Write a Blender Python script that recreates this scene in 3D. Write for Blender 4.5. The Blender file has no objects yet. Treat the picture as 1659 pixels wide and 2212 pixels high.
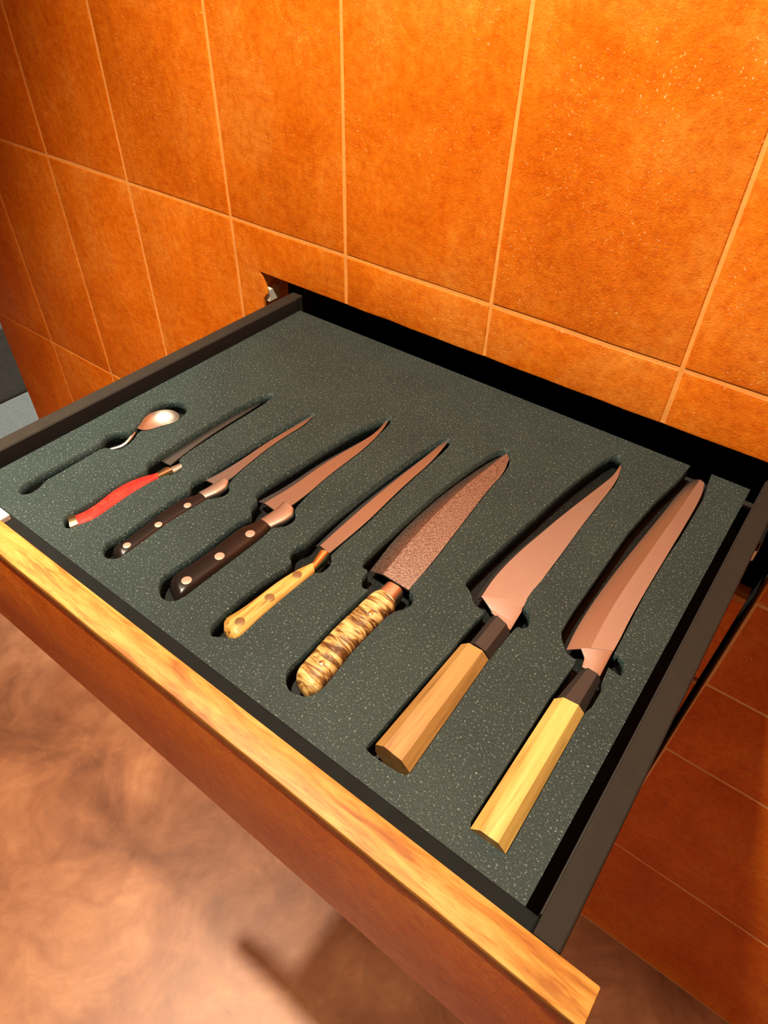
import bpy, bmesh, math, random
from mathutils import Vector, Matrix
random.seed(7)
C = bpy.context.scene.collection
sc = bpy.context.scene

# ------------------------------------------------------------ camera
IMG_W, IMG_H = 1659, 2212
cam_d = bpy.data.cameras.new('camera'); cam = bpy.data.objects.new('camera', cam_d); C.objects.link(cam)
right = Vector((0.797784, 0.602553, 0.021679)); down = Vector((0.424476, -0.535748, -0.729928)); fwd = Vector((-0.428206, 0.591527, -0.683180))
m = Matrix((right, -down, -fwd)).transposed().to_4x4(); m.translation = Vector((0.62439, -0.67741, 0.44346))
cam.matrix_world = m
cam_d.sensor_fit = 'VERTICAL'; cam_d.sensor_height = 24.0; cam_d.sensor_width = 18.0
cam_d.lens = 1445.08 / IMG_H * 24.0
cam_d.clip_start = 0.01; cam_d.clip_end = 50
sc.camera = cam

# ------------------------------------------------------------ world, lights, exposure
w = bpy.data.worlds.new('room_ambience'); sc.world = w; w.use_nodes = True
w.node_tree.nodes['Background'].inputs[0].default_value = (1.0, 0.68, 0.40, 1)
w.node_tree.nodes['Background'].inputs[1].default_value = 0.06
def spot(name, loc, target, watts, cone, blend, radius, col):
    d = bpy.data.lights.new(name, 'SPOT'); o = bpy.data.objects.new(name, d); C.objects.link(o)
    d.energy = watts; d.spot_size = math.radians(cone); d.spot_blend = blend; d.shadow_soft_size = radius; d.color = col
    o.location = loc; o.rotation_euler = (Vector(target) - Vector(loc)).to_track_quat('-Z', 'Y').to_euler()
    return o
WARM = (1.0, 0.80, 0.58)
spot('ceiling_or_fill_spot', (-0.50, -0.60, 1.60), (-0.42, -0.72, -1.25), 250, 54, 0.7, 0.035, WARM)
spot('ceiling_or_fill_spot', (0.22, -0.585, 1.25), (0.46, -0.08, 0.0), 142, 105, 0.7, 0.03, WARM)
spot('ceiling_or_fill_spot', (0.8, -2.1, 1.75), (0.8, -2.2, -1.25), 255, 76, 0.12, 0.05, WARM)  # added unseen fill: lights the floor behind the camera for bounce
spot('ceiling_or_fill_spot', (-1.80, 0.75, 1.60), (-1.85, 0.55, -1.25), 160, 60, 0.6, 0.04, (0.95, 1.0, 0.92))  # added unseen spot that brightens the pale side floor and bench
sc.view_settings.view_transform = 'Standard'; sc.view_settings.look = 'None'
sc.view_settings.exposure = 0.0; sc.view_settings.gamma = 1.0; sc.view_settings.use_curve_mapping = False

# ------------------------------------------------------------ materials
def mat(name):
    mt = bpy.data.materials.new(name); mt.use_nodes = True
    nt = mt.node_tree; return mt, nt, nt.nodes['Principled BSDF']
def N(nt, typ, **kw):
    n = nt.nodes.new(typ)
    for k, v in kw.items():
        if k in n.inputs: n.inputs[k].default_value = v
        else: setattr(n, k, v)
    return n
def coords(nt, scale=(1, 1, 1), src='Object', loc=(0, 0, 0)):
    if src == 'World': g = N(nt, 'ShaderNodeNewGeometry'); s = g.outputs['Position']
    else: g = N(nt, 'ShaderNodeTexCoord'); s = g.outputs[src]
    mp = N(nt, 'ShaderNodeMapping'); mp.inputs['Scale'].default_value = scale; mp.inputs['Location'].default_value = loc
    nt.links.new(s, mp.inputs['Vector']); return mp.outputs['Vector']
def noise(nt, vec, scale, detail=4, rough=0.55, dist=0.0):
    n = N(nt, 'ShaderNodeTexNoise'); n.inputs['Scale'].default_value = scale; n.inputs['Detail'].default_value = detail
    n.inputs['Roughness'].default_value = rough; n.inputs['Distortion'].default_value = dist
    nt.links.new(vec, n.inputs['Vector']); return n.outputs['Fac']
def ramp(nt, fac, stops):
    r = N(nt, 'ShaderNodeValToRGB'); e = r.color_ramp.elements
    while len(e) < len(stops): e.new(0.5)
    for el, (p, c) in zip(e, stops): el.position = p; el.color = (c[0], c[1], c[2], 1)
    nt.links.new(fac, r.inputs['Fac']); return r.outputs['Color']
def mix(nt, a, b, fac, mode='MIX'):
    x = N(nt, 'ShaderNodeMix', data_type='RGBA', blend_type=mode)
    for i, v in ((6, a), (7, b), (0, fac)):
        if hasattr(v, 'is_linked'): nt.links.new(v, x.inputs[i])
        elif i == 0: x.inputs[0].default_value = v
        else: x.inputs[i].default_value = (v[0], v[1], v[2], 1)
    return x.outputs[2]
def bump(nt, bs, fac, strength, dist, prev=None):
    b = N(nt, 'ShaderNodeBump'); b.inputs['Strength'].default_value = strength; b.inputs['Distance'].default_value = dist
    nt.links.new(fac, b.inputs['Height'])
    if prev is not None: nt.links.new(prev, b.inputs['Normal'])
    nt.links.new(b.outputs['Normal'], bs.inputs['Normal']); return b.outputs['Normal']
def plain(name, col, rough=0.5, metal=0.0, spec=0.5):
    mt, nt, bs = mat(name)
    v = coords(nt); f = noise(nt, v, 60, 3)
    c = ramp(nt, f, [(0.3, [x * 0.88 for x in col]), (0.7, [min(1, x * 1.1) for x in col])])
    nt.links.new(c, bs.inputs['Base Color']); bs.inputs['Roughness'].default_value = rough; bs.inputs['Metallic'].default_value = metal; bs.inputs['Specular IOR Level'].default_value = spec
    return mt
def tile_material():
    mt, nt, bs = mat('terracotta_glaze')
    v = coords(nt, src='World')
    oi = N(nt, 'ShaderNodeObjectInfo')
    big = noise(nt, v, 7, 4, 0.6, 0.6)
    vv = coords(nt, (1, 1, 0.25), 'World'); streak = noise(nt, vv, 16, 3, 0.5, 0.4)
    fine = noise(nt, v, 160, 4, 0.65)
    c1 = ramp(nt, big, [(0.3, (0.74, 0.155, 0.003)), (0.52, (0.86, 0.215, 0.010)), (0.74, (0.92, 0.300, 0.035))])
    c2 = ramp(nt, streak, [(0.3, (0.86, 0.84, 0.80)), (0.7, (1.0, 1.0, 1.0))])
    c = mix(nt, c1, c2, 0.8, 'MULTIPLY')
    tint = ramp(nt, oi.outputs['Random'], [(0.0, (0.95, 0.90, 0.8)), (1.0, (1.0, 1.0, 1.0))])
    c = mix(nt, c, tint, 0.8, 'MULTIPLY')
    c3 = ramp(nt, fine, [(0.35, (0.80, 0.74, 0.7)), (0.6, (1.0, 1.0, 1.0)), (0.72, (1.1, 1.25, 1.4))])
    c = mix(nt, c, c3, 0.6, 'MULTIPLY')
    med = noise(nt, v, 75, 5, 0.7)
    c = mix(nt, c, ramp(nt, med, [(0.36, (0.84, 0.72, 0.6)), (0.5, (1, 1, 1)), (0.66, (1.06, 1.28, 1.7))]), 0.8, 'MULTIPLY')
    clus = noise(nt, v, 11, 3, 0.6); fl = noise(nt, v, 330, 2, 0.6)
    mu = N(nt, 'ShaderNodeMath', operation='MULTIPLY'); nt.links.new(ramp(nt, clus, [(0.45, (0, 0, 0)), (0.6, (1, 1, 1))]), mu.inputs[0])
    nt.links.new(ramp(nt, fl, [(0.64, (0, 0, 0)), (0.70, (1, 1, 1))]), mu.inputs[1])
    c = mix(nt, c, (0.95, 0.52, 0.22), mu.outputs[0])  # clustered pale flecks paint the glaze's sparkle into the colour
    nt.links.new(c, bs.inputs['Base Color'])
    bs.inputs['Roughness'].default_value = 0.33
    bs.inputs['Specular IOR Level'].default_value = 0.22
    n1 = bump(nt, bs, streak, 0.45, 0.007)
    n2 = bump(nt, bs, noise(nt, v, 55, 3, 0.6), 0.25, 0.003, n1)
    bump(nt, bs, noise(nt, v, 420, 3, 0.7), 0.5, 0.0014, n2)
    return mt
def wood_material(name, dark, midc, light, axis=0, rough=0.35, scale=1.0, stretch=0.08):
    mt, nt, bs = mat(name)
    s = [1, 1, 1]; s[axis] = stretch
    v = coords(nt, s)
    g = noise(nt, v, 190 * scale, 5, 0.6, 0.8); g2 = noise(nt, v, 45 * scale, 3, 0.5, 1.2)
    c = ramp(nt, g2, [(0.32, dark), (0.5, midc), (0.7, light)])
    c2 = ramp(nt, g, [(0.3, (0.55, 0.42, 0.28)), (0.45, (0.9, 0.86, 0.8)), (0.6, (1, 1, 1))])
    c = mix(nt, c, c2, 0.7, 'MULTIPLY')
    nt.links.new(c, bs.inputs['Base Color']); bs.inputs['Roughness'].default_value = rough
    bump(nt, bs, g, 0.12, 0.0008)
    return mt
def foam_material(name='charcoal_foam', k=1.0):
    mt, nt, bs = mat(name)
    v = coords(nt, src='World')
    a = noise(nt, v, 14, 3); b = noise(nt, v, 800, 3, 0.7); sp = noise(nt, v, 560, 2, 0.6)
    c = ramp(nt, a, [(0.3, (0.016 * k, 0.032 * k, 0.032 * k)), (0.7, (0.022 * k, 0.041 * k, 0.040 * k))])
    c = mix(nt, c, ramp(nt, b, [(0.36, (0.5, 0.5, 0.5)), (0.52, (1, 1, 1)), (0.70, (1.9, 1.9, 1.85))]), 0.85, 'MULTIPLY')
    c = mix(nt, c, (0.21 * k, 0.25 * k, 0.235 * k), ramp(nt, sp, [(0.60, (0, 0, 0)), (0.72, (1, 1, 1))]))  # pale specks stand in for glints on the foam cells
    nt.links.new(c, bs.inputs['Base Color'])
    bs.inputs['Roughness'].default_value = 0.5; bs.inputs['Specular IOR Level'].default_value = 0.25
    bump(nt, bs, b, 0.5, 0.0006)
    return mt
def floor_material():
    mt, nt, bs = mat('stained_concrete')
    v = coords(nt, src='World')
    a = noise(nt, v, 4.2, 6, 0.62, 0.6); b = noise(nt, v, 13, 6, 0.65, 0.7)
    c = ramp(nt, a, [(0.30, (0.19, 0.075, 0.035)), (0.48, (0.33, 0.14, 0.065)), (0.62, (0.43, 0.20, 0.095)), (0.8, (0.55, 0.30, 0.16))])
    c2 = ramp(nt, b, [(0.35, (0.80, 0.74, 0.70)), (0.62, (1, 1, 1)), (0.75, (1.25, 1.25, 1.2))])
    nt.links.new(mix(nt, c, c2, 0.9, 'MULTIPLY'), bs.inputs['Base Color'])
    bs.inputs['Roughness'].default_value = 0.42
    return mt
def hammered_steel():
    mt, nt, bs = mat('hammered_steel')
    v = coords(nt); f = noise(nt, v, 560, 4, 0.7)
    nt.links.new(ramp(nt, f, [(0.38, (0.20, 0.16, 0.14)), (0.55, (0.42, 0.37, 0.34)), (0.7, (0.52, 0.47, 0.43))]), bs.inputs['Base Color'])
    bs.inputs['Metallic'].default_value = 1.0; bs.inputs['Roughness'].default_value = 0.42
    bump(nt, bs, f, 0.35, 0.0015)
    return mt
def steel(name, col=(0.52, 0.53, 0.54), rough=0.38):
    mt, nt, bs = mat(name)
    v = coords(nt, (1, 0.04, 1)); f = noise(nt, v, 900, 3)
    nt.links.new(ramp(nt, f, [(0.3, [x * 0.93 for x in col]), (0.7, col)]), bs.inputs['Base Color'])
    bs.inputs['Metallic'].default_value = 1.0; bs.inputs['Roughness'].default_value = rough
    bump(nt, bs, f, 0.03, 0.0004)
    return mt
def horn_material():
    mt, nt, bs = mat('ribbed_horn')
    v = coords(nt, (0.20, 1.0, 0.20)); n1 = noise(nt, v, 190, 4, 0.62, 0.6); n2 = noise(nt, coords(nt), 420, 3, 0.6)
    c = ramp(nt, n1, [(0.40, (0.10, 0.042, 0.012)), (0.47, (0.25, 0.125, 0.035)), (0.53, (0.58, 0.38, 0.12)), (0.66, (0.78, 0.60, 0.26))])
    c = mix(nt, c, ramp(nt, n2, [(0.35, (0.7, 0.65, 0.55)), (0.6, (1, 1, 1))]), 0.6, 'MULTIPLY')
    nt.links.new(c, bs.inputs['Base Color']); bs.inputs['Roughness'].default_value = 0.4
    bump(nt, bs, n1, 0.7, 0.003)
    return mt
def olive_material():
    mt, nt, bs = mat('olive_wood')
    v = coords(nt, (1.0, 0.06, 1.0)); n1 = noise(nt, v, 260, 4, 0.6, 0.5)
    c = ramp(nt, n1, [(0.36, (0.22, 0.085, 0.015)), (0.44, (0.50, 0.25, 0.05)), (0.52, (0.62, 0.36, 0.09)), (0.7, (0.74, 0.48, 0.15))])
    nt.links.new(c, bs.inputs['Base Color']); bs.inputs['Roughness'].default_value = 0.42
    return mt
def red_material():
    mt, nt, bs = mat('red_lacquer')
    f = noise(nt, coords(nt), 90, 4, 0.6, 0.5)
    nt.links.new(ramp(nt, f, [(0.3, (0.66, 0.012, 0.010)), (0.55, (0.84, 0.028, 0.018)), (0.75, (0.92, 0.07, 0.03))]), bs.inputs['Base Color'])
    bs.inputs['Roughness'].default_value = 0.5; bs.inputs['Specular IOR Level'].default_value = 0.2
    return mt
M = dict(tile=tile_material(), foam=foam_material(), foam_slot_shade=foam_material('slot_shade_foam', 0.15), floor=floor_material(),
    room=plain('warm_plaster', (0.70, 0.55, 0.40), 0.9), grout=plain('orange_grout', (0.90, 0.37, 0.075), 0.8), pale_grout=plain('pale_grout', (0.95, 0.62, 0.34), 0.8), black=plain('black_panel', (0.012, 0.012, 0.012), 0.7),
    box=plain('dark_laminate', (0.020, 0.017, 0.013), 0.75, spec=0.25), rail=plain('black_rail', (0.008, 0.010, 0.010), 0.8, spec=0.15),
    cap=wood_material('varnished_oak', (0.36, 0.13, 0.018), (0.54, 0.26, 0.045), (0.64, 0.37, 0.09), 0, 0.55, 2.4, 0.14),
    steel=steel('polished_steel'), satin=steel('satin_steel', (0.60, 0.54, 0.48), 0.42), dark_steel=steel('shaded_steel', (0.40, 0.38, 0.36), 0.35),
    brass=steel('brass', (0.80, 0.66, 0.38), 0.26), hammered=hammered_steel(),
    ebony=plain('black_polymer', (0.011, 0.008, 0.007), 0.28), ferrule=plain('black_horn', (0.030, 0.026, 0.024), 0.4),
    magnolia=wood_material('magnolia_wood', (0.34, 0.18, 0.050), (0.41, 0.24, 0.070), (0.48, 0.30, 0.10), 1, 0.5, 0.8),
    pale=wood_material('pale_magnolia_wood', (0.52, 0.33, 0.085), (0.66, 0.48, 0.14), (0.80, 0.64, 0.24), 1, 0.4, 0.8),
    horn=horn_material(), olive=olive_material(), red=red_material(),
    rivet_steel=plain('nickel_rivet', (0.62, 0.47, 0.38), 0.4, 0.6), rivet_brown=plain('bronze_rivet', (0.26, 0.15, 0.06), 0.45, 0.5),
    copper=steel('copper_bolster', (0.66, 0.50, 0.38), 0.4), white=plain('white_plastic', (0.85, 0.86, 0.82), 0.4),
    plaster=plain('pale_filler', (0.72, 0.72, 0.66), 0.8), pale_floor=plain('pale_grey_stone', (0.52, 0.54, 0.51), 0.7), grey=plain('grey_plaster', (0.22, 0.20, 0.18), 0.8),
    runner=steel('zinc_runner', (0.75, 0.75, 0.72), 0.3))

# ------------------------------------------------------------ helpers
def thing(name, label, cat, loc, group=None):
    o = bpy.data.objects.new(name, None); C.objects.link(o); o.location = loc; o.empty_display_size = 0.02
    o['label'] = label; o['category'] = cat
    if group: o['group'] = group
    return o
def obj(name, bm, material, parent=None, sharp=None, label=None):
    bmesh.ops.recalc_face_normals(bm, faces=bm.faces)
    if parent is not None:
        off = Vector((0, 0, 0)); p = parent
        while p is not None: off += p.location; p = p.parent
        bmesh.ops.translate(bm, vec=-off, verts=bm.verts)
    me = bpy.data.meshes.new(name); bm.to_mesh(me); bm.free()
    me.materials.append(M[material])
    if sharp is not None:
        for f in me.polygons: f.use_smooth = True
        me.set_sharp_from_angle(angle=math.radians(sharp))
    o = bpy.data.objects.new(name, me); C.objects.link(o)
    if parent is not None: o.parent = parent
    if label: o['label'] = label
    return o
def box(bm, x0, x1, y0, y1, z0, z1, bev=0.0):
    vs = [bm.verts.new((x, y, z)) for x in (x0, x1) for y in (y0, y1) for z in (z0, z1)]
    fs = [bm.faces.new([vs[i] for i in q]) for q in ((0, 1, 3, 2), (4, 6, 7, 5), (0, 4, 5, 1), (2, 3, 7, 6), (0, 2, 6, 4), (1, 5, 7, 3))]
    if bev:
        es = list({e for f in fs for e in f.edges})
        bmesh.ops.bevel(bm, geom=es, offset=bev, segments=2, profile=0.5, affect='EDGES')
    return bm
def abox(*a, **k): return box(bmesh.new(), *a, **k)
def structure(name, bm, material): o = obj(name, bm, material); o['kind'] = 'structure'; return o
def resample(pl, n):
    pl = [Vector(p) for p in pl]; ds = [0.0]
    for a, b in zip(pl, pl[1:]): ds.append(ds[-1] + (b - a).length)
    out = []
    for i in range(n):
        t = ds[-1] * i / (n - 1); k = 0
        while k < len(ds) - 2 and ds[k + 1] < t: k += 1
        f = (t - ds[k]) / max(1e-9, ds[k + 1] - ds[k]); out.append(pl[k].lerp(pl[k + 1], min(1, f)))
    return out
def smooth_pl(pl, it=2):
    pl = [Vector(p) for p in pl]
    for _ in range(it):
        q = [pl[0]]
        for a, b in zip(pl, pl[1:]): q += [a.lerp(b, 0.25), a.lerp(b, 0.75)]
        q.append(pl[-1]); pl = q
    return pl
def skin(bm, rings):
    R = [[bm.verts.new(p) for p in r] for r in rings]
    for a, b in zip(R, R[1:]):
        n = len(a)
        for i in range(n): bm.faces.new((a[i], a[(i + 1) % n], b[(i + 1) % n], b[i]))
    bm.faces.new(R[0]); bm.faces.new(list(reversed(R[-1])))
    return bm
def loft(lr, zc, hh, section='round', n=26, end0=0.0, end1=0.0, hh1=None, smooth=True, tilt=False):
    """a solid between a left and a right outline; the section is rounded or octagonal"""
    L, zl, Rr, zr = lr
    L = resample(smooth_pl(L) if smooth else L, n); Rr = resample(smooth_pl(Rr) if smooth else Rr, n)
    if section == 'oct':
        sec = [(-1, -.42), (-1, .42), (-.5, 1), (.5, 1), (1, .42), (1, -.42), (.5, -1), (-.5, -1)]
    elif section == 'flat':
        sec = [(-1, -.75), (-1, .75), (-.88, 1), (.88, 1), (1, .75), (1, -.75), (.88, -1), (-.88, -1)]
    else:
        sec = []
        for k in range(20):
            a = 2 * math.pi * k / 20; ca, sa = math.cos(a), math.sin(a)
            sec.append((math.copysign(abs(ca) ** 0.62, ca), math.copysign(abs(sa) ** 0.62, sa)))
    rings = []
    for i in range(n):
        f = i / (n - 1); s = 1.0
        if end1 and f > 1 - end1: s = math.sqrt(max(0.0, 1 - ((f - 1 + end1) / end1) ** 2)) * 0.75 + 0.25
        if end0 and f < end0: s = min(s, math.sqrt(max(0.0, 1 - ((end0 - f) / end0) ** 2)) * 0.6 + 0.4)
        c = (L[i] + Rr[i]) / 2; u = (Rr[i] - L[i]) / 2
        h = hh if hh1 is None else hh + (hh1 - hh) * f
        rings.append([(c.x + u.x * a * (0.5 + 0.5 * s), c.y + u.y * a * (0.5 + 0.5 * s), (((zl + zr) / 2 + a * (zr - zl) / 2) if tilt else zc) + h * s * b) for a, b in sec])
    return skin(bmesh.new(), rings)
def blade(lr, th=0.0022, ridge=0.25, n=40, ridge_th=0.8, flat=0.8):
    """a knife blade: left outline is the cutting edge, right outline the spine"""
    L, zl, Rr, zr = lr
    L = resample(smooth_pl(L), n); Rr = resample(smooth_pl(Rr), n); rings = []
    for i in range(n):
        e, s = L[i], Rr[i]; t = th * min(1.0, 0.35 + 2.2 * i / n)
        b = e.lerp(s, ridge); zb = zl + (zr - zl) * (ridge + (1 - ridge) * flat)
        rings.append([(e.x, e.y, zl), (b.x, b.y, zb + t * ridge_th / 2), (s.x, s.y, zr + t / 2), (s.x, s.y, zr - t / 2), (b.x, b.y, zb - t * ridge_th / 2)])
    return skin(bmesh.new(), rings)
def disc(x, y, z, r, h, n=18):
    bm = bmesh.new(); rr = []
    for zz, k in ((z - h, 1.0), (z, 1.0), (z + h * 0.25, 0.8)):
        rr.append([(x + r * k * math.cos(2 * math.pi * i / n), y + r * k * math.sin(2 * math.pi * i / n), zz) for i in range(n)])
    return skin(bm, rr)

# ------------------------------------------------------------ the room
FLOOR = -1.2482; ZS = 0.014; SX0, SX1 = -0.112, 0.680; WT = 1.855; WX0, WX1 = -1.095, 1.75
structure('floor', abox(-4, 2.6, -3, 3, FLOOR - 0.05, FLOOR), 'floor')
structure('ceiling', abox(-4, 2.6, -3, 3, 1.9, 1.95), 'room')
structure('wall_front', abox(-4, 2.6, -3.05, -3, FLOOR, 1.9), 'room'); structure('wall_rear', abox(-4, 2.6, 3, 3.05, FLOOR, 1.9), 'room')
structure('wall_left', abox(-4.05, -4, -3, 3, FLOOR, 1.9), 'room'); structure('wall_right', abox(2.6, 2.65, -3, 3, FLOOR, 1.9), 'room')
structure('floor_side', abox(-2.15, WX0 - 0.02, 0.02, 2.6, FLOOR, FLOOR + 0.012, 0.003), 'pale_floor')
g = obj('bench', abox(-2.75, -2.16, -0.4, 2.4, FLOOR + 0.001, -0.93, 0.01), 'grey')
g['label'] = 'low grey plaster bench beyond the left end of the tiled wall'; g['category'] = 'bench'
bm = bmesh.new()
Y0, Y1 = 0.0012, 0.06
box(bm, WX0 + 0.002, WX1, Y0, Y1, ZS + 0.001, WT)
box(bm, WX0 + 0.002, SX0 - 0.001, Y0, Y1, FLOOR, ZS + 0.001)
box(bm, SX1 + 0.002, WX1, Y0, Y1, -0.167, ZS + 0.001)
wall = structure('wall_back', bm, 'grout')
obj('grout_bed', abox(SX1 + 0.002, WX1, Y0 - 0.0004, Y1, FLOOR, -0.1671), 'pale_grout', wall)
def inset(poly, d):
    n = len(poly); out = []
    area = sum(poly[i][0] * poly[(i + 1) % n][1] - poly[(i + 1) % n][0] * poly[i][1] for i in range(n))
    sg = 1 if area > 0 else -1
    for i in range(n):
        a, b, c = Vector(poly[i - 1]), Vector(poly[i]), Vector(poly[(i + 1) % n])
        e1 = (b - a).normalized(); e2 = (c - b).normalized()
        n1 = Vector((-e1.y, e1.x)) * sg; n2 = Vector((-e2.y, e2.x)) * sg
        nn = n1 + n2; nn = nn / max(0.4, nn.length_squared / 2) if nn.length > 1e-6 else n1
        out.append((b.x + nn.x * d, b.y + nn.y * d))
    return out
def tile(poly, parent, y=0.0, back=0.0045, name='tile', seg=0.07, jit=0.0006, material='tile'):
    q = []
    for i in range(len(poly)):
        a, b = Vector(poly[i]), Vector(poly[(i + 1) % len(poly)]); k = max(1, min(6, int((b - a).length / seg)))
        for j in range(k):
            p = a.lerp(b, j / k)
            if j: p += Vector((random.uniform(-jit, jit), random.uniform(-jit, jit)))
            q.append((p.x, p.y))
    dy = random.uniform(-0.0006, 0.0006)
    o1 = q; i1 = inset(q, 0.0012); i2 = inset(q, 0.0045)
    bm = bmesh.new()
    r = [[bm.verts.new((x, yy, z)) for x, z in pl] for pl, yy in ((o1, y + back), (o1, y + 0.0016 + dy), (i1, y + 0.0005 + dy), (i2, y + dy))]
    for a, b in zip(r, r[1:]):
        for i in range(len(a)): bm.faces.new((a[i], a[(i + 1) % len(a)], b[(i + 1) % len(a)], b[i]))
    bm.faces.new(r[-1]); bm.faces.new(list(reversed(r[0])))
    return obj(name, bm, material, parent, sharp=30)
GX = 0.0020
cols = [-1.095, -0.850, -0.625, -0.400, -0.161, 0.0575, 0.281, 0.5105, 0.735, 0.960, 1.185, 1.41, 1.75]
rows = [0.0831, 0.526, 0.969, 1.412, 1.855]
def rect(x0, x1, z0, z1, g=GX): return [(x0 + g, z0 + g), (x1 - g, z0 + g), (x1 - g, z1 - g), (x0 + g, z1 - g)]
for x0, x1 in zip(cols, cols[1:]):
    for z0, z1 in zip(rows, rows[1:]): tile(rect(x0, x1, z0, z1), wall)
low = [0.0831, -0.360, -0.803, FLOOR]
for x0, x1 in zip(cols[:4], cols[1:5]):
    for z1, z0 in zip(low, low[1:]): tile(rect(x0, x1, z0, z1), wall)
tile([(-0.161 + GX, -0.360 + GX), (SX0, -0.360 + GX), (SX0 + 0.003, -0.028), (SX0 + 0.012, -0.018), (SX0 + 0.011, -0.006), (SX0, ZS),
      (0.0575 - GX, ZS), (0.0575 - GX, 0.0831 - GX), (-0.161 + GX, 0.0831 - GX)], wall, seg=0.05)
for z1, z0 in zip(low[1:], low[2:]): tile([(-0.161 + GX, z0 + GX), (SX0, z0 + GX), (SX0, z1 - GX), (-0.161 + GX, z1 - GX)], wall)
for x0, x1 in zip(cols[5:8], cols[6:9]):
    xr = x1 - GX
    if x1 == 0.735:
        tile([(x0 + GX, ZS), (SX1 + 0.004, ZS), (SX1 + 0.004, -0.165), (xr, -0.165), (xr, 0.0831 - GX), (x0 + GX, 0.0831 - GX)], wall, seg=0.03)
    else:
        tile([(x0 + GX, ZS), (xr, ZS), (xr, 0.0831 - GX), (x0 + GX, 0.0831 - GX)], wall, seg=0.03, jit=0.0008)
tile(rect(0.735, 0.960, -0.165 - GX, 0.0831), wall); tile(rect(0.96, 1.185, -0.165 - GX, 0.0831), wall)
pz = [-0.1692, -0.3419, -0.5192, -0.874, FLOOR]
for x0, x1 in ((SX1 + 0.002, 1.19), (1.19, 1.75)):
    for z1, z0 in zip(pz, pz[1:]): tile(rect(x0, x1, z0, z1, 0.0016), wall)
obj('filler_patch', abox(SX0 - 0.0005, SX0 + 0.0105, 0.006, 0.03, -0.033, -0.0135, 0.001), 'plaster', wall, label='pale filler showing in the chipped corner')
# inside of the drawer cabinet
bm = bmesh.new()
box(bm, SX0 - 0.02, SX1 + 0.02, 0.58, 0.60, FLOOR, 0.05)
box(bm, SX0 - 0.02, SX0 - 0.002, 0.061, 0.58, FLOOR, 0.05); box(bm, SX1 + 0.003, SX1 + 0.02, 0.061, 0.58, FLOOR, 0.05)
box(bm, SX0 - 0.002, SX1 + 0.003, 0.061, 0.58, 0.03, 0.05)
structure('wall_cabinet_interior', bm, 'black')

# ------------------------------------------------------------ the open knife drawer
BX0, BX1, BY0, BY1 = -0.0315, 0.648, -0.5299, -0.012; RIM = 0.011; FX0, FX1 = -0.104, 0.6726; FY0 = -0.5531
dr = thing('drawer', 'open pulled-out drawer with orange wooden top edge and dark sides holding the knives', 'drawer', (0.3, -0.28, -0.166))
obj('side_panel', abox(BX0, BX0 + 0.0185, BY0, BY1, -0.12, RIM, 0.0015), 'box', dr)
obj('side_panel', abox(BX1 - 0.0175, BX1, BY0, BY1, -0.12, RIM, 0.0015), 'box', dr)
obj('inner_black_strip', abox(BX0 + 0.0185, BX0 + 0.0195, BY0 + 0.012, BY1 - 0.013, -0.061, RIM - 0.001), 'black', dr)  # thin black strip added over the inner face of each side
obj('inner_black_strip', abox(BX1 - 0.0185, BX1 - 0.0175, BY0 + 0.012, BY1 - 0.013, -0.061, RIM - 0.001), 'black', dr)
obj('front_rail', abox(BX0 + 0.0185, BX1 - 0.0175, BY0, BY0 + 0.0115, -0.12, RIM - 0.004, 0.0015), 'rail', dr)
obj('back_panel', abox(BX0 + 0.0185, BX1 - 0.0175, BY1 - 0.012, BY1, -0.12, -0.03), 'black', dr)
obj('bottom_panel', abox(BX0 + 0.0185, BX1 - 0.0175, BY0 + 0.0115, BY1 - 0.012, -0.075, -0.062), 'black', dr)
obj('front_core', abox(FX0, FX1, BY0 - 0.014, BY0, -0.1662, 0.0), 'box', dr)
tile([(FX0, -0.1662), (FX1, -0.1662), (FX1, -0.001), (FX0, -0.001)], dr, y=FY0, back=0.009, name='front_tile', jit=0.0002)
obj('wood_edge', abox(FX0, FX1, FY0 - 0.0008, BY0, -0.001, RIM, 0.0014), 'cap', dr, sharp=40, label='varnished wooden strip along the drawer front')
obj('clip', abox(0.030, 0.085, -0.5310, -0.5215, 0.006, 0.0125, 0.001), 'white', dr, label='white plastic clip')
obj('runner', abox(BX0 - 0.012, BX0 - 0.001, -0.40, BY1, -0.115, -0.075, 0.001), 'runner', dr)
obj('runner', abox(BX1 + 0.001, BX1 + 0.009, 0.004, 0.40, -0.116, -0.100, 0.001), 'runner', dr)

# closed drawers below
tops = [-0.1692, -0.3419, -0.5192, -0.874]; names = ['uppermost closed drawer just under the open knife drawer', 'second closed drawer below the open knife drawer', 'third closed drawer below the open knife drawer, a deep one', 'bottom closed drawer reaching down to the floor']
for i, t in enumerate(tops):
    b = (tops + [FLOOR + 0.004])[i + 1] - 0.003 + 0.006
    if i == 3: b = FLOOR + 0.004
    d = thing('drawer', 'brown tiled front of the ' + names[i], 'drawer', (0.3, 0.01, b), 'closed drawers under the knife drawer')
    obj('front_core', abox(-0.105, FX1, 0.0095, 0.0232, b, t - 0.010), 'box', d)
    tile([(-0.105, b), (FX1, b), (FX1, t - 0.010), (-0.105, t - 0.010)], d, back=0.0093, name='front_tile', jit=0.0002)
    obj('wood_edge', abox(-0.105, FX1, -0.0008, 0.0232, t - 0.0098, t, 0.0012), 'cap', d, sharp=40)
    bm = bmesh.new(); bz = b + 0.02
    box(bm, -0.03, 0.648, 0.0235, 0.035, bz, t - 0.03); box(bm, -0.03, -0.012, 0.035, 0.5, bz, t - 0.03); box(bm, 0.63, 0.648, 0.035, 0.5, bz, t - 0.03); box(bm, -0.012, 0.63, 0.035, 0.5, bz, bz + 0.01)
    obj('box', bm, 'box', d)

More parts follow.
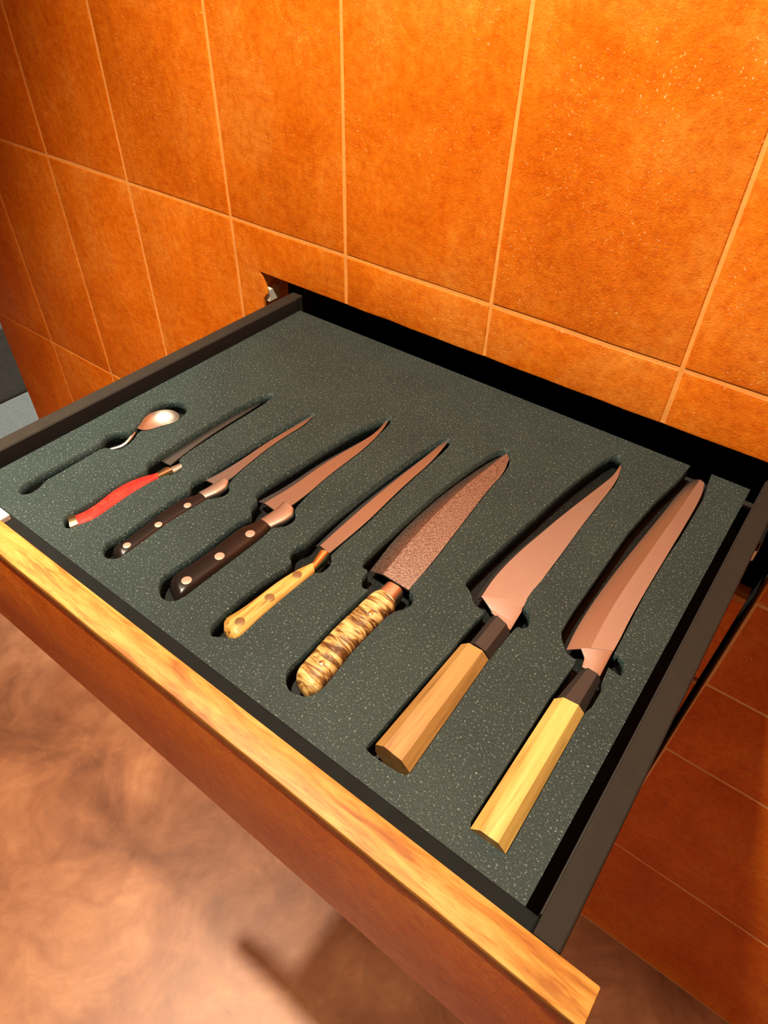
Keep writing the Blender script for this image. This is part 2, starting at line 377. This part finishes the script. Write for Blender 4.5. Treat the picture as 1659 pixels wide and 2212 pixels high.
# ------------------------------------------------------------ foam insert with cut-outs
SLOTS = {
    'spoon': [(0.0452, -0.4943), (0.0404, -0.4881), (0.0379, -0.4749), (0.0395, -0.4526), (0.0398, -0.4286), (0.0418, -0.4004), (0.0397, -0.3923), (0.0338, -0.3862), (0.0330, -0.3763), (0.0407, -0.3685), (0.0484, -0.3640), (0.0466, -0.3522), (0.0364, -0.3347), (0.0288, -0.3165), (0.0296, -0.3022), (0.0361, -0.2923), (0.0475, -0.2891), (0.0612, -0.2926), (0.0699, -0.3012), (0.0728, -0.3120), (0.0738, -0.3240), (0.0684, -0.3388), (0.0632, -0.3512), (0.0571, -0.3569), (0.0645, -0.3696), (0.0675, -0.3798), (0.0688, -0.3896), (0.0612, -0.3949), (0.0513, -0.3986), (0.0519, -0.4245), (0.0522, -0.4530), (0.0522, -0.4686), (0.0586, -0.4803), (0.0578, -0.4892), (0.0524, -0.4951)],
    'red': [(0.1256, -0.4959), (0.1139, -0.4902), (0.1089, -0.4826), (0.1136, -0.4674), (0.1120, -0.4346), (0.1131, -0.4104), (0.1180, -0.3953), (0.1086, -0.3884), (0.1063, -0.3810), (0.1062, -0.3604), (0.1049, -0.3136), (0.1051, -0.2617), (0.1105, -0.2252), (0.1175, -0.2062), (0.1254, -0.2202), (0.1264, -0.2468), (0.1259, -0.2947), (0.1273, -0.3455), (0.1298, -0.3641), (0.1362, -0.3645), (0.1427, -0.3691), (0.1455, -0.3762), (0.1427, -0.3841), (0.1376, -0.3909), (0.1352, -0.4042), (0.1343, -0.4268), (0.1357, -0.4521), (0.1371, -0.4725), (0.1320, -0.4858), (0.1308, -0.4933)],
    'small': [(0.1864, -0.4959), (0.1785, -0.4930), (0.1722, -0.4870), (0.1723, -0.4797), (0.1753, -0.4669), (0.1736, -0.4456), (0.1720, -0.4236), (0.1724, -0.4023), (0.1750, -0.3871), (0.1674, -0.3810), (0.1666, -0.3747), (0.1681, -0.3656), (0.1694, -0.3291), (0.1704, -0.2869), (0.1741, -0.2445), (0.1792, -0.2208), (0.1836, -0.2073), (0.1887, -0.2181), (0.1915, -0.2376), (0.1894, -0.2671), (0.1899, -0.2978), (0.1933, -0.3327), (0.1968, -0.3529), (0.2011, -0.3599), (0.2063, -0.3634), (0.2092, -0.3694), (0.2071, -0.3777), (0.2014, -0.3841), (0.1988, -0.3880), (0.1982, -0.3975), (0.1962, -0.4104), (0.1947, -0.4282), (0.1960, -0.4522), (0.1966, -0.4724), (0.1968, -0.4822), (0.1973, -0.4888), (0.1929, -0.4938)],
    'big': [(0.2615, -0.4955), (0.2508, -0.4889), (0.2439, -0.4801), (0.2441, -0.4728), (0.2460, -0.4490), (0.2468, -0.4265), (0.2458, -0.4013), (0.2457, -0.3862), (0.2502, -0.3764), (0.2426, -0.3712), (0.2389, -0.3634), (0.2389, -0.3572), (0.2330, -0.3553), (0.2296, -0.3498), (0.2290, -0.3320), (0.2331, -0.2928), (0.2363, -0.2497), (0.2409, -0.2050), (0.2505, -0.1708), (0.2571, -0.1581), (0.2626, -0.1684), (0.2667, -0.1922), (0.2707, -0.2253), (0.2703, -0.2581), (0.2698, -0.2889), (0.2723, -0.3215), (0.2761, -0.3443), (0.2818, -0.3489), (0.2871, -0.3558), (0.2864, -0.3648), (0.2825, -0.3713), (0.2767, -0.3763), (0.2780, -0.3875), (0.2775, -0.4071), (0.2769, -0.4307), (0.2763, -0.4533), (0.2759, -0.4706), (0.2762, -0.4816), (0.2759, -0.4888), (0.2703, -0.4945)],
    'olive': [(0.3254, -0.4968), (0.3182, -0.4913), (0.3167, -0.4824), (0.3157, -0.4729), (0.3153, -0.4478), (0.3172, -0.4238), (0.3225, -0.3983), (0.3156, -0.3940), (0.3108, -0.3870), (0.3111, -0.3795), (0.3154, -0.3723), (0.3125, -0.3568), (0.3128, -0.3260), (0.3138, -0.2816), (0.3158, -0.2349), (0.3199, -0.1870), (0.3262, -0.1582), (0.3329, -0.1519), (0.3393, -0.1658), (0.3400, -0.1981), (0.3405, -0.2450), (0.3418, -0.2816), (0.3438, -0.3152), (0.3428, -0.3491), (0.3431, -0.3647), (0.3432, -0.3698), (0.3492, -0.3736), (0.3515, -0.3814), (0.3506, -0.3910), (0.3460, -0.3935), (0.3435, -0.4149), (0.3429, -0.4384), (0.3426, -0.4612), (0.3435, -0.4755), (0.3437, -0.4854), (0.3376, -0.4892), (0.3308, -0.4933)],
    'horn': [(0.4033, -0.4921), (0.3977, -0.4867), (0.3950, -0.4810), (0.3953, -0.4736), (0.3954, -0.4578), (0.3937, -0.4222), (0.3947, -0.3897), (0.3957, -0.3795), (0.3903, -0.3821), (0.3842, -0.3770), (0.3814, -0.3697), (0.3818, -0.3629), (0.3740, -0.3631), (0.3697, -0.3560), (0.3696, -0.3231), (0.3695, -0.2758), (0.3711, -0.2265), (0.3763, -0.1783), (0.3815, -0.1465), (0.3876, -0.1320), (0.3948, -0.1302), (0.4058, -0.1506), (0.4093, -0.1693), (0.4101, -0.2024), (0.4136, -0.2384), (0.4175, -0.2797), (0.4212, -0.3179), (0.4220, -0.3467), (0.4231, -0.3600), (0.4282, -0.3601), (0.4330, -0.3652), (0.4341, -0.3736), (0.4314, -0.3792), (0.4275, -0.3841), (0.4236, -0.4001), (0.4234, -0.4200), (0.4232, -0.4372), (0.4252, -0.4542), (0.4260, -0.4691), (0.4270, -0.4838), (0.4231, -0.4910), (0.4160, -0.4940), (0.4093, -0.4949)],
    'chef': [(0.4837, -0.4964), (0.4823, -0.4939), (0.4830, -0.4816), (0.4834, -0.4363), (0.4858, -0.3862), (0.4850, -0.3775), (0.4853, -0.3626), (0.4857, -0.3474), (0.4877, -0.3386), (0.4784, -0.3380), (0.4735, -0.3361), (0.4651, -0.3273), (0.4571, -0.3233), (0.4553, -0.3143), (0.4585, -0.2730), (0.4638, -0.2181), (0.4695, -0.1576), (0.4760, -0.1117), (0.4818, -0.0820), (0.4874, -0.0639), (0.4952, -0.0632), (0.5028, -0.0840), (0.5081, -0.1109), (0.5078, -0.1285), (0.5075, -0.1605), (0.5076, -0.1992), (0.5087, -0.2372), (0.5088, -0.2708), (0.5072, -0.2989), (0.5106, -0.3162), (0.5125, -0.3125), (0.5192, -0.3185), (0.5235, -0.3284), (0.5213, -0.3348), (0.5161, -0.3352), (0.5151, -0.3440), (0.5146, -0.3748), (0.5136, -0.3772), (0.5181, -0.4906), (0.5162, -0.4958), (0.4919, -0.4971)],
    'petty': [(0.5703, -0.4972), (0.5683, -0.4928), (0.5680, -0.4422), (0.5675, -0.3763), (0.5682, -0.3714), (0.5693, -0.3418), (0.5685, -0.3359), (0.5594, -0.3342), (0.5500, -0.3233), (0.5467, -0.3166), (0.5453, -0.2909), (0.5453, -0.2381), (0.5452, -0.1698), (0.5498, -0.1094), (0.5570, -0.0597), (0.5589, -0.0349), (0.5811, -0.0379), (0.5870, -0.0745), (0.5876, -0.1474), (0.5864, -0.1824), (0.5868, -0.2379), (0.5895, -0.2925), (0.5904, -0.3111), (0.5932, -0.3074), (0.5997, -0.3127), (0.6038, -0.3214), (0.6022, -0.3283), (0.5966, -0.3274), (0.5919, -0.3263), (0.5933, -0.3401), (0.5961, -0.3445), (0.5962, -0.3669), (0.5944, -0.3735), (0.5970, -0.4963), (0.5946, -0.4979)],
}
P = {
    'spoon_bowl': [(0.0469, -0.3524), (0.0398, -0.3421), (0.0347, -0.3296), (0.0358, -0.3182), (0.0410, -0.3100), (0.0495, -0.3045), (0.0615, -0.3050), (0.0691, -0.3120), (0.0691, -0.3210), (0.0636, -0.3335), (0.0598, -0.3449), (0.0552, -0.3507)],
    'spoon_handle': [(0.0391, -0.3468), (0.0478, -0.3606), (0.0517, -0.3717), (0.0502, -0.3808), (0.0429, -0.3867), (0.0385, -0.4012), (0.0368, -0.4299), (0.0356, -0.4616), (0.0364, -0.4834)],
    'red_handle': ([(0.1285, -0.3900), (0.1246, -0.3973), (0.1193, -0.4061), (0.1151, -0.4198), (0.1154, -0.4365), (0.1188, -0.4549), (0.1197, -0.4691), (0.1172, -0.4788)], 0.002, [(0.1363, -0.3950), (0.1364, -0.4046), (0.1366, -0.4196), (0.1365, -0.4361), (0.1369, -0.4523), (0.1384, -0.4690), (0.1363, -0.4788), (0.1333, -0.4865)], 0.002),
    'red_cap': ([(0.1170, -0.4786), (0.1131, -0.4838)], 0.002, [(0.1336, -0.4863), (0.1317, -0.4934)], 0.002),
    'red_bolster': ([(0.1281, -0.3773), (0.1258, -0.3787), (0.1272, -0.3898)], 0.001, [(0.1378, -0.3775), (0.1377, -0.3790), (0.1352, -0.3944)], 0.001),
    'red_tang': ([(0.1311, -0.3613), (0.1273, -0.3731)], -0.003, [(0.1385, -0.3671), (0.1383, -0.3788)], -0.003),
    'red_blade': ([(0.1031, -0.2018), (0.0972, -0.2282), (0.0956, -0.2686), (0.0953, -0.3078), (0.0955, -0.3452), (0.0979, -0.3696)], -0.0125, [(0.1084, -0.2025), (0.1126, -0.2346), (0.1122, -0.2838), (0.1139, -0.3238), (0.1169, -0.3508), (0.1196, -0.3683)], -0.01),
    'small_handle': ([(0.1865, -0.3865), (0.1810, -0.3942), (0.1781, -0.4039), (0.1781, -0.4254), (0.1802, -0.4477), (0.1821, -0.4712), (0.1802, -0.4803), (0.1797, -0.4863)], 0.003, [(0.1999, -0.3884), (0.2002, -0.3986), (0.1985, -0.4117), (0.1970, -0.4294), (0.1981, -0.4531), (0.1989, -0.4733), (0.1990, -0.4829), (0.1989, -0.4911)], 0.003),
    'small_bolster': ([(0.1834, -0.3535), (0.1837, -0.3631), (0.1835, -0.3721), (0.1820, -0.3836)], -0.002, [(0.1943, -0.3535), (0.1988, -0.3600), (0.1986, -0.3716), (0.1949, -0.3849)], -0.002),
    'small_blade': ([(0.1775, -0.2043), (0.1781, -0.2301), (0.1753, -0.2655), (0.1736, -0.2882), (0.1736, -0.3175), (0.1711, -0.3485), (0.1678, -0.3664)], -0.007, [(0.1837, -0.2092), (0.1880, -0.2341), (0.1860, -0.2638), (0.1865, -0.2947), (0.1900, -0.3299), (0.1928, -0.3504), (0.1895, -0.3647)], -0.003),
    'small_rivet': [(0.1927, -0.4056), (0.1921, -0.4402), (0.1914, -0.4752)],
    'big_handle': ([(0.2609, -0.3775), (0.2584, -0.3879), (0.2540, -0.3937), (0.2540, -0.4086), (0.2546, -0.4329), (0.2540, -0.4552), (0.2522, -0.4712), (0.2537, -0.4815)], 0.003, [(0.2774, -0.3782), (0.2794, -0.3885), (0.2793, -0.4084), (0.2787, -0.4319), (0.2782, -0.4543), (0.2777, -0.4716), (0.2779, -0.4824), (0.2770, -0.4911)], 0.003),
    'big_bolster': ([(0.2571, -0.3407), (0.2588, -0.3520), (0.2581, -0.3608), (0.2570, -0.3738)], -0.002, [(0.2738, -0.3426), (0.2788, -0.3486), (0.2782, -0.3602), (0.2741, -0.3747)], -0.002),
    'big_blade': ([(0.2499, -0.1586), (0.2575, -0.1889), (0.2512, -0.2248), (0.2467, -0.2461), (0.2426, -0.2734), (0.2409, -0.3168), (0.2347, -0.3532)], -0.007, [(0.2561, -0.1633), (0.2635, -0.1886), (0.2678, -0.2217), (0.2675, -0.2547), (0.2671, -0.2858), (0.2695, -0.3186), (0.2677, -0.3560)], -0.003),
    'big_rivet': [(0.2707, -0.3979), (0.2697, -0.4347), (0.2687, -0.4716)],
    'olive_handle': ([(0.3364, -0.3863), (0.3307, -0.4006), (0.3267, -0.4212), (0.3252, -0.4433), (0.3237, -0.4623), (0.3213, -0.4710), (0.3202, -0.4770), (0.3227, -0.4832)], 0.003, [(0.3462, -0.3943), (0.3448, -0.4160), (0.3442, -0.4394), (0.3439, -0.4621), (0.3449, -0.4763), (0.3448, -0.4827), (0.3440, -0.4862), (0.3404, -0.4891)], 0.003),
    'olive_bolster': ([(0.3298, -0.3705), (0.3343, -0.3847)], 0, [(0.3403, -0.3675), (0.3439, -0.3919)], 0),
    'olive_blade': ([(0.3246, -0.1484), (0.3219, -0.1888), (0.3183, -0.2378), (0.3157, -0.2809), (0.3159, -0.3242), (0.3182, -0.3626)], -0.01, [(0.3319, -0.1567), (0.3377, -0.1960), (0.3374, -0.2438), (0.3388, -0.2790), (0.3408, -0.3130), (0.3392, -0.3663)], -0.003),
    'olive_rivet': [(0.3372, -0.4071), (0.3363, -0.4404), (0.3350, -0.4734)],
    'horn_handle': ([(0.4032, -0.3762), (0.3997, -0.3826), (0.3995, -0.4035), (0.3988, -0.4280), (0.3995, -0.4482), (0.4009, -0.4681), (0.4018, -0.4780), (0.4052, -0.4853)], 0.004, [(0.4240, -0.3796), (0.4258, -0.3816), (0.4250, -0.4021), (0.4250, -0.4220), (0.4247, -0.4390), (0.4271, -0.4617), (0.4283, -0.4812), (0.4251, -0.4907)], 0.004),
    'horn_bolster': ([(0.4024, -0.3638), (0.4017, -0.3756)], 0.001, [(0.4200, -0.3635), (0.4211, -0.3769)], 0.001),
    'horn_blade': ([(0.3892, -0.1300), (0.3835, -0.1477), (0.3789, -0.1726), (0.3732, -0.2136), (0.3703, -0.2593), (0.3709, -0.3092), (0.3779, -0.3558)], -0.009, [(0.4000, -0.1414), (0.4080, -0.1672), (0.4086, -0.2003), (0.4122, -0.2364), (0.4162, -0.2779), (0.4199, -0.3163), (0.4221, -0.3584)], -0.002),
    'horn_pin': [(0.4155, -0.4030), (0.4155, -0.4642)],
    'chef_handle': ([(0.4891, -0.3797), (0.4871, -0.4897)], 0.004, [(0.5140, -0.3789), (0.5182, -0.4916)], 0.004),
    'chef_ferrule': ([(0.4940, -0.3390), (0.4936, -0.3753)], 0.003, [(0.5144, -0.3448), (0.5147, -0.3778)], 0.003),
    'chef_blade': ([(0.4978, -0.0730), (0.4988, -0.0947), (0.4963, -0.1105), (0.4907, -0.1397), (0.4827, -0.1810), (0.4763, -0.2218), (0.4702, -0.2601), (0.4678, -0.2986), (0.4707, -0.3264)], -0.008, [(0.5013, -0.0806), (0.5054, -0.0994), (0.5065, -0.1245), (0.5062, -0.1568), (0.5064, -0.1957), (0.5075, -0.2340), (0.5076, -0.2678), (0.5094, -0.3141)], -0.003),
    'chef_neck': ([(0.4753, -0.3239), (0.4891, -0.3317), (0.4915, -0.3344)], -0.0035, [(0.5074, -0.3064), (0.5107, -0.3176), (0.5127, -0.3408)], -0.003),
    'petty_handle': ([(0.5708, -0.3785), (0.5707, -0.4982)], 0.004, [(0.5941, -0.3762), (0.5966, -0.4977)], 0.004),
    'petty_ferrule': ([(0.5759, -0.3413), (0.5720, -0.3768)], 0.003, [(0.5920, -0.3418), (0.5938, -0.3748)], 0.003),
    'petty_blade': ([(0.5685, -0.0424), (0.5635, -0.0653), (0.5609, -0.1172), (0.5575, -0.1720), (0.5545, -0.2218), (0.5534, -0.2674), (0.5545, -0.3029), (0.5572, -0.3253)], -0.008, [(0.5794, -0.0487), (0.5842, -0.0725), (0.5852, -0.1376), (0.5853, -0.1779), (0.5857, -0.2335), (0.5867, -0.2703), (0.5880, -0.2885), (0.5886, -0.3076)], -0.003),
    'petty_neck': ([(0.5667, -0.3208), (0.5730, -0.3276), (0.5750, -0.3370)], -0.0035, [(0.5885, -0.3055), (0.5886, -0.3132), (0.5898, -0.3366)], -0.003),
}
FZ = -0.019; FOAM_B = -0.0615
FXa, FXb, FYa, FYb = 0.0, 0.6207, -0.5168, -0.0332
def foam_mesh():
    cu = bpy.data.curves.new('foam_outline', 'CURVE'); cu.dimensions = '2D'; cu.fill_mode = 'BOTH'; cu.extrude = -FZ / 2
    def spl(pts):
        s = cu.splines.new('POLY'); s.points.add(len(pts) - 1); s.use_cyclic_u = True
        for p, q in zip(s.points, pts): p.co = (q[0], q[1], 0, 1)
    def rnd(pts):
        out = []
        n = len(pts)
        for i in range(n):
            a, b, c = Vector(pts[i - 1]), Vector(pts[i]), Vector(pts[(i + 1) % n])
            out += [tuple(b.lerp(a, 0.22)), tuple(b.lerp(c, 0.22))]
        return out
    pt = SLOTS['petty']; k = 15          # this cut-out runs out through the back edge of the foam
    chain = pt[k + 1:] + pt[:k + 1]
    chain[0] = (chain[0][0], FYb); chain[-1] = (chain[-1][0], FYb)
    outer = [(FXa, FYa), (FXb, FYa), (FXb, FYb)] + chain + [(FXa, FYb)]
    spl(outer)
    for n_, pts in SLOTS.items():
        if n_ != 'petty': spl(rnd(pts))
    o = bpy.data.objects.new('foam_tmp', cu); C.objects.link(o)
    dg = bpy.context.evaluated_depsgraph_get(); me = bpy.data.meshes.new_from_object(o.evaluated_get(dg))
    bm = bmesh.new(); bm.from_mesh(me)
    bmesh.ops.translate(bm, vec=(0, 0, FZ / 2), verts=bm.verts)
    bmesh.ops.remove_doubles(bm, verts=bm.verts, dist=1e-6)
    bpy.data.objects.remove(o); bpy.data.curves.remove(cu); bpy.data.meshes.remove(me)
    return bm
fo = thing('foam_tray', 'dark grey speckled foam insert with shaped cut-outs filling the drawer', 'foam insert', (0.31, -0.275, FOAM_B))
obj('cut_out_sheet', foam_mesh(), 'foam', fo)
obj('base_sheet', abox(FXa, FXb, FYa, FYb, FOAM_B, FZ), 'foam_slot_shade', fo)  # near-black colour puts the shade into the bottoms of the cut-outs

# ------------------------------------------------------------ cutlery
def ctr(key):
    L, zl, Rr, zr = P[key]; a, b = Vector(L[-1]), Vector(Rr[-1]); c = (a + b) / 2
    return (c.x, c.y, FZ)
def rivets(parent, key, name, material, z, r, label=None):
    for x, y in P[key]: obj(name, disc(x, y, z, r, 0.0008), material, parent, sharp=40, label=label)
hk = -0.0157
# spoon
t = thing('spoon', 'steel spoon with a rounded bowl at the left end of the foam', 'spoon', (P['spoon_handle'][-1][0], P['spoon_handle'][-1][1], FZ))
bp = [Vector(p) for p in P['spoon_bowl']]; cx = sum((p for p in bp), Vector((0, 0))) / len(bp)
bpl = smooth_pl(bp + [bp[0]], 2)[:-1]
bm = bmesh.new(); rings = []
for k, dz in ((1.0, 0.0), (0.92, -0.0022), (0.78, -0.0045), (0.55, -0.0068), (0.28, -0.0082), (0.08, -0.0086)):
    rings.append([(cx.x + (p.x - cx.x) * k, cx.y + (p.y - cx.y) * k, -0.0045 + dz) for p in bpl])
inner = [[(x, y, z + 0.0012) for x, y, z in r] for r in rings]
skin(bm, list(reversed(inner)) + rings)
obj('bowl', bm, 'satin', t, sharp=50)
hp = resample(smooth_pl(P['spoon_handle']), 30); rings = []
for i, p in enumerate(hp):
    f = i / 29; tg = (hp[min(29, i + 1)] - hp[max(0, i - 1)]).normalized(); nr = Vector((-tg.y, tg.x))
    wd = 0.0030 - 0.0008 * math.sin(min(1, f * 2.2) * math.pi) + 0.0028 * max(0, (f - 0.55) / 0.45) ** 1.5
    if f > 0.93: wd *= math.sqrt(max(0.05, 1 - ((f - 0.93) / 0.07) ** 2))
    z = -0.0050 - 0.0115 * min(1, f * 2.2) ** 1.2
    rings.append([(p.x + nr.x * wd * a, p.y + nr.y * wd * a, z + 0.0011 * b) for a, b in ((-1, 0), (-.6, 1), (.6, 1), (1, 0), (.6, -1), (-.6, -1))])
obj('handle', skin(bmesh.new(), rings), 'dark_steel', t, sharp=60)
# red-handled knife
t = thing('knife', 'table knife with a curved red handle and brass end cap beside the spoon', 'knife', ctr('red_cap'), 'knives in the foam')
obj('handle', loft(P['red_handle'], hk + 0.0085, 0.0085), 'red', t, sharp=60)
obj('end_cap', loft(P['red_cap'], hk + 0.009, 0.009, n=6), 'brass', t, sharp=50, label='brass end cap')
obj('bolster', loft(P['red_bolster'], hk + 0.0085, 0.0075, n=8), 'brass', t, sharp=50)
obj('collar', loft(P['red_tang'], -0.0075, 0.005, n=6), 'satin', t, sharp=50)
obj('blade', blade(P['red_blade'], 0.0018, 0.3), 'dark_steel', t, sharp=12)
# black-handled knives
for key, lab, hh in (('small', 'slim black-handled knife with three pale rivets and a narrow blade', 0.0088), ('big', 'larger black-handled knife with three pale rivets and a broader blade', 0.0105)):
    t = thing('knife', lab, 'knife', ctr(key + '_handle'), 'knives in the foam')
    obj('handle', loft(P[key + '_handle'], hk + hh, hh, end1=0.10), 'ebony', t, sharp=60)
    obj('bolster', loft(P[key + '_bolster'], -0.005, 0.0042, n=12, smooth=False), 'satin', t, sharp=50)
    obj('blade', blade(P[key + '_blade'], 0.002, 0.3), 'steel', t, sharp=12)
    rivets(t, key + '_rivet', 'rivet', 'rivet_steel', hk + 2 * hh + 0.0001, 0.0036 if key == 'small' else 0.0045, None)
# olive wood knife
t = thing('knife', 'narrow knife with a striped olive-wood handle and dull brown rivets', 'knife', ctr('olive_handle'), 'knives in the foam')
obj('handle', loft(P['olive_handle'], hk + 0.0095, 0.0095, end1=0.08), 'olive', t, sharp=60)
obj('bolster', loft(P['olive_bolster'], hk + 0.0092, 0.0080, n=8), 'brass', t, sharp=50)
obj('blade', blade(P['olive_blade'], 0.002, 0.35), 'steel', t, sharp=12)
rivets(t, 'olive_rivet', 'rivet', 'rivet_brown', hk + 0.0191, 0.0042)
# horn knife
t = thing('knife', 'knife with a ridged cream and brown horn handle and a mottled hammered blade', 'knife', ctr('horn_handle'), 'knives in the foam')
bm = loft(P['horn_handle'], hk + 0.0115, 0.0112, n=48, end1=0.10)
obj('handle', bm, 'horn', t, sharp=60)
obj('bolster', loft(P['horn_bolster'], hk + 0.0105, 0.0095, n=6), 'copper', t, sharp=50)
obj('blade', blade(P['horn_blade'], 0.0024, 0.35), 'hammered', t, sharp=12)
rivets(t, 'horn_pin', 'pin', 'brass', hk + 0.0230, 0.0022)
# two Japanese style knives
for key, lab, wood in (('chef', 'broad-bladed knife with an eight-sided light wood handle and black ferrule', 'magnolia'), ('petty', 'long knife with a pale yellow eight-sided wooden handle at the right edge of the foam', 'pale')):
    t = thing('knife', lab, 'knife', ctr(key + '_handle'), 'knives in the foam')
    obj('handle', loft(P[key + '_handle'], hk + 0.0118, 0.0118, 'oct', n=2, smooth=False), wood, t)
    obj('ferrule', loft(P[key + '_ferrule'], hk + 0.0112, 0.0108, 'oct', n=2, smooth=False), 'ferrule', t, label='black ferrule')
    bl = obj('blade', blade(P[key + '_blade'], 0.0026, 0.12 if key == 'chef' else 0.5, ridge_th=1.0 if key == 'chef' else 1.3), 'steel', t, sharp=4)
    obj('neck', loft(P[key + '_neck'], -0.0022, 0.0012, 'flat', n=10, smooth=False, tilt=True), 'steel', t, sharp=20)
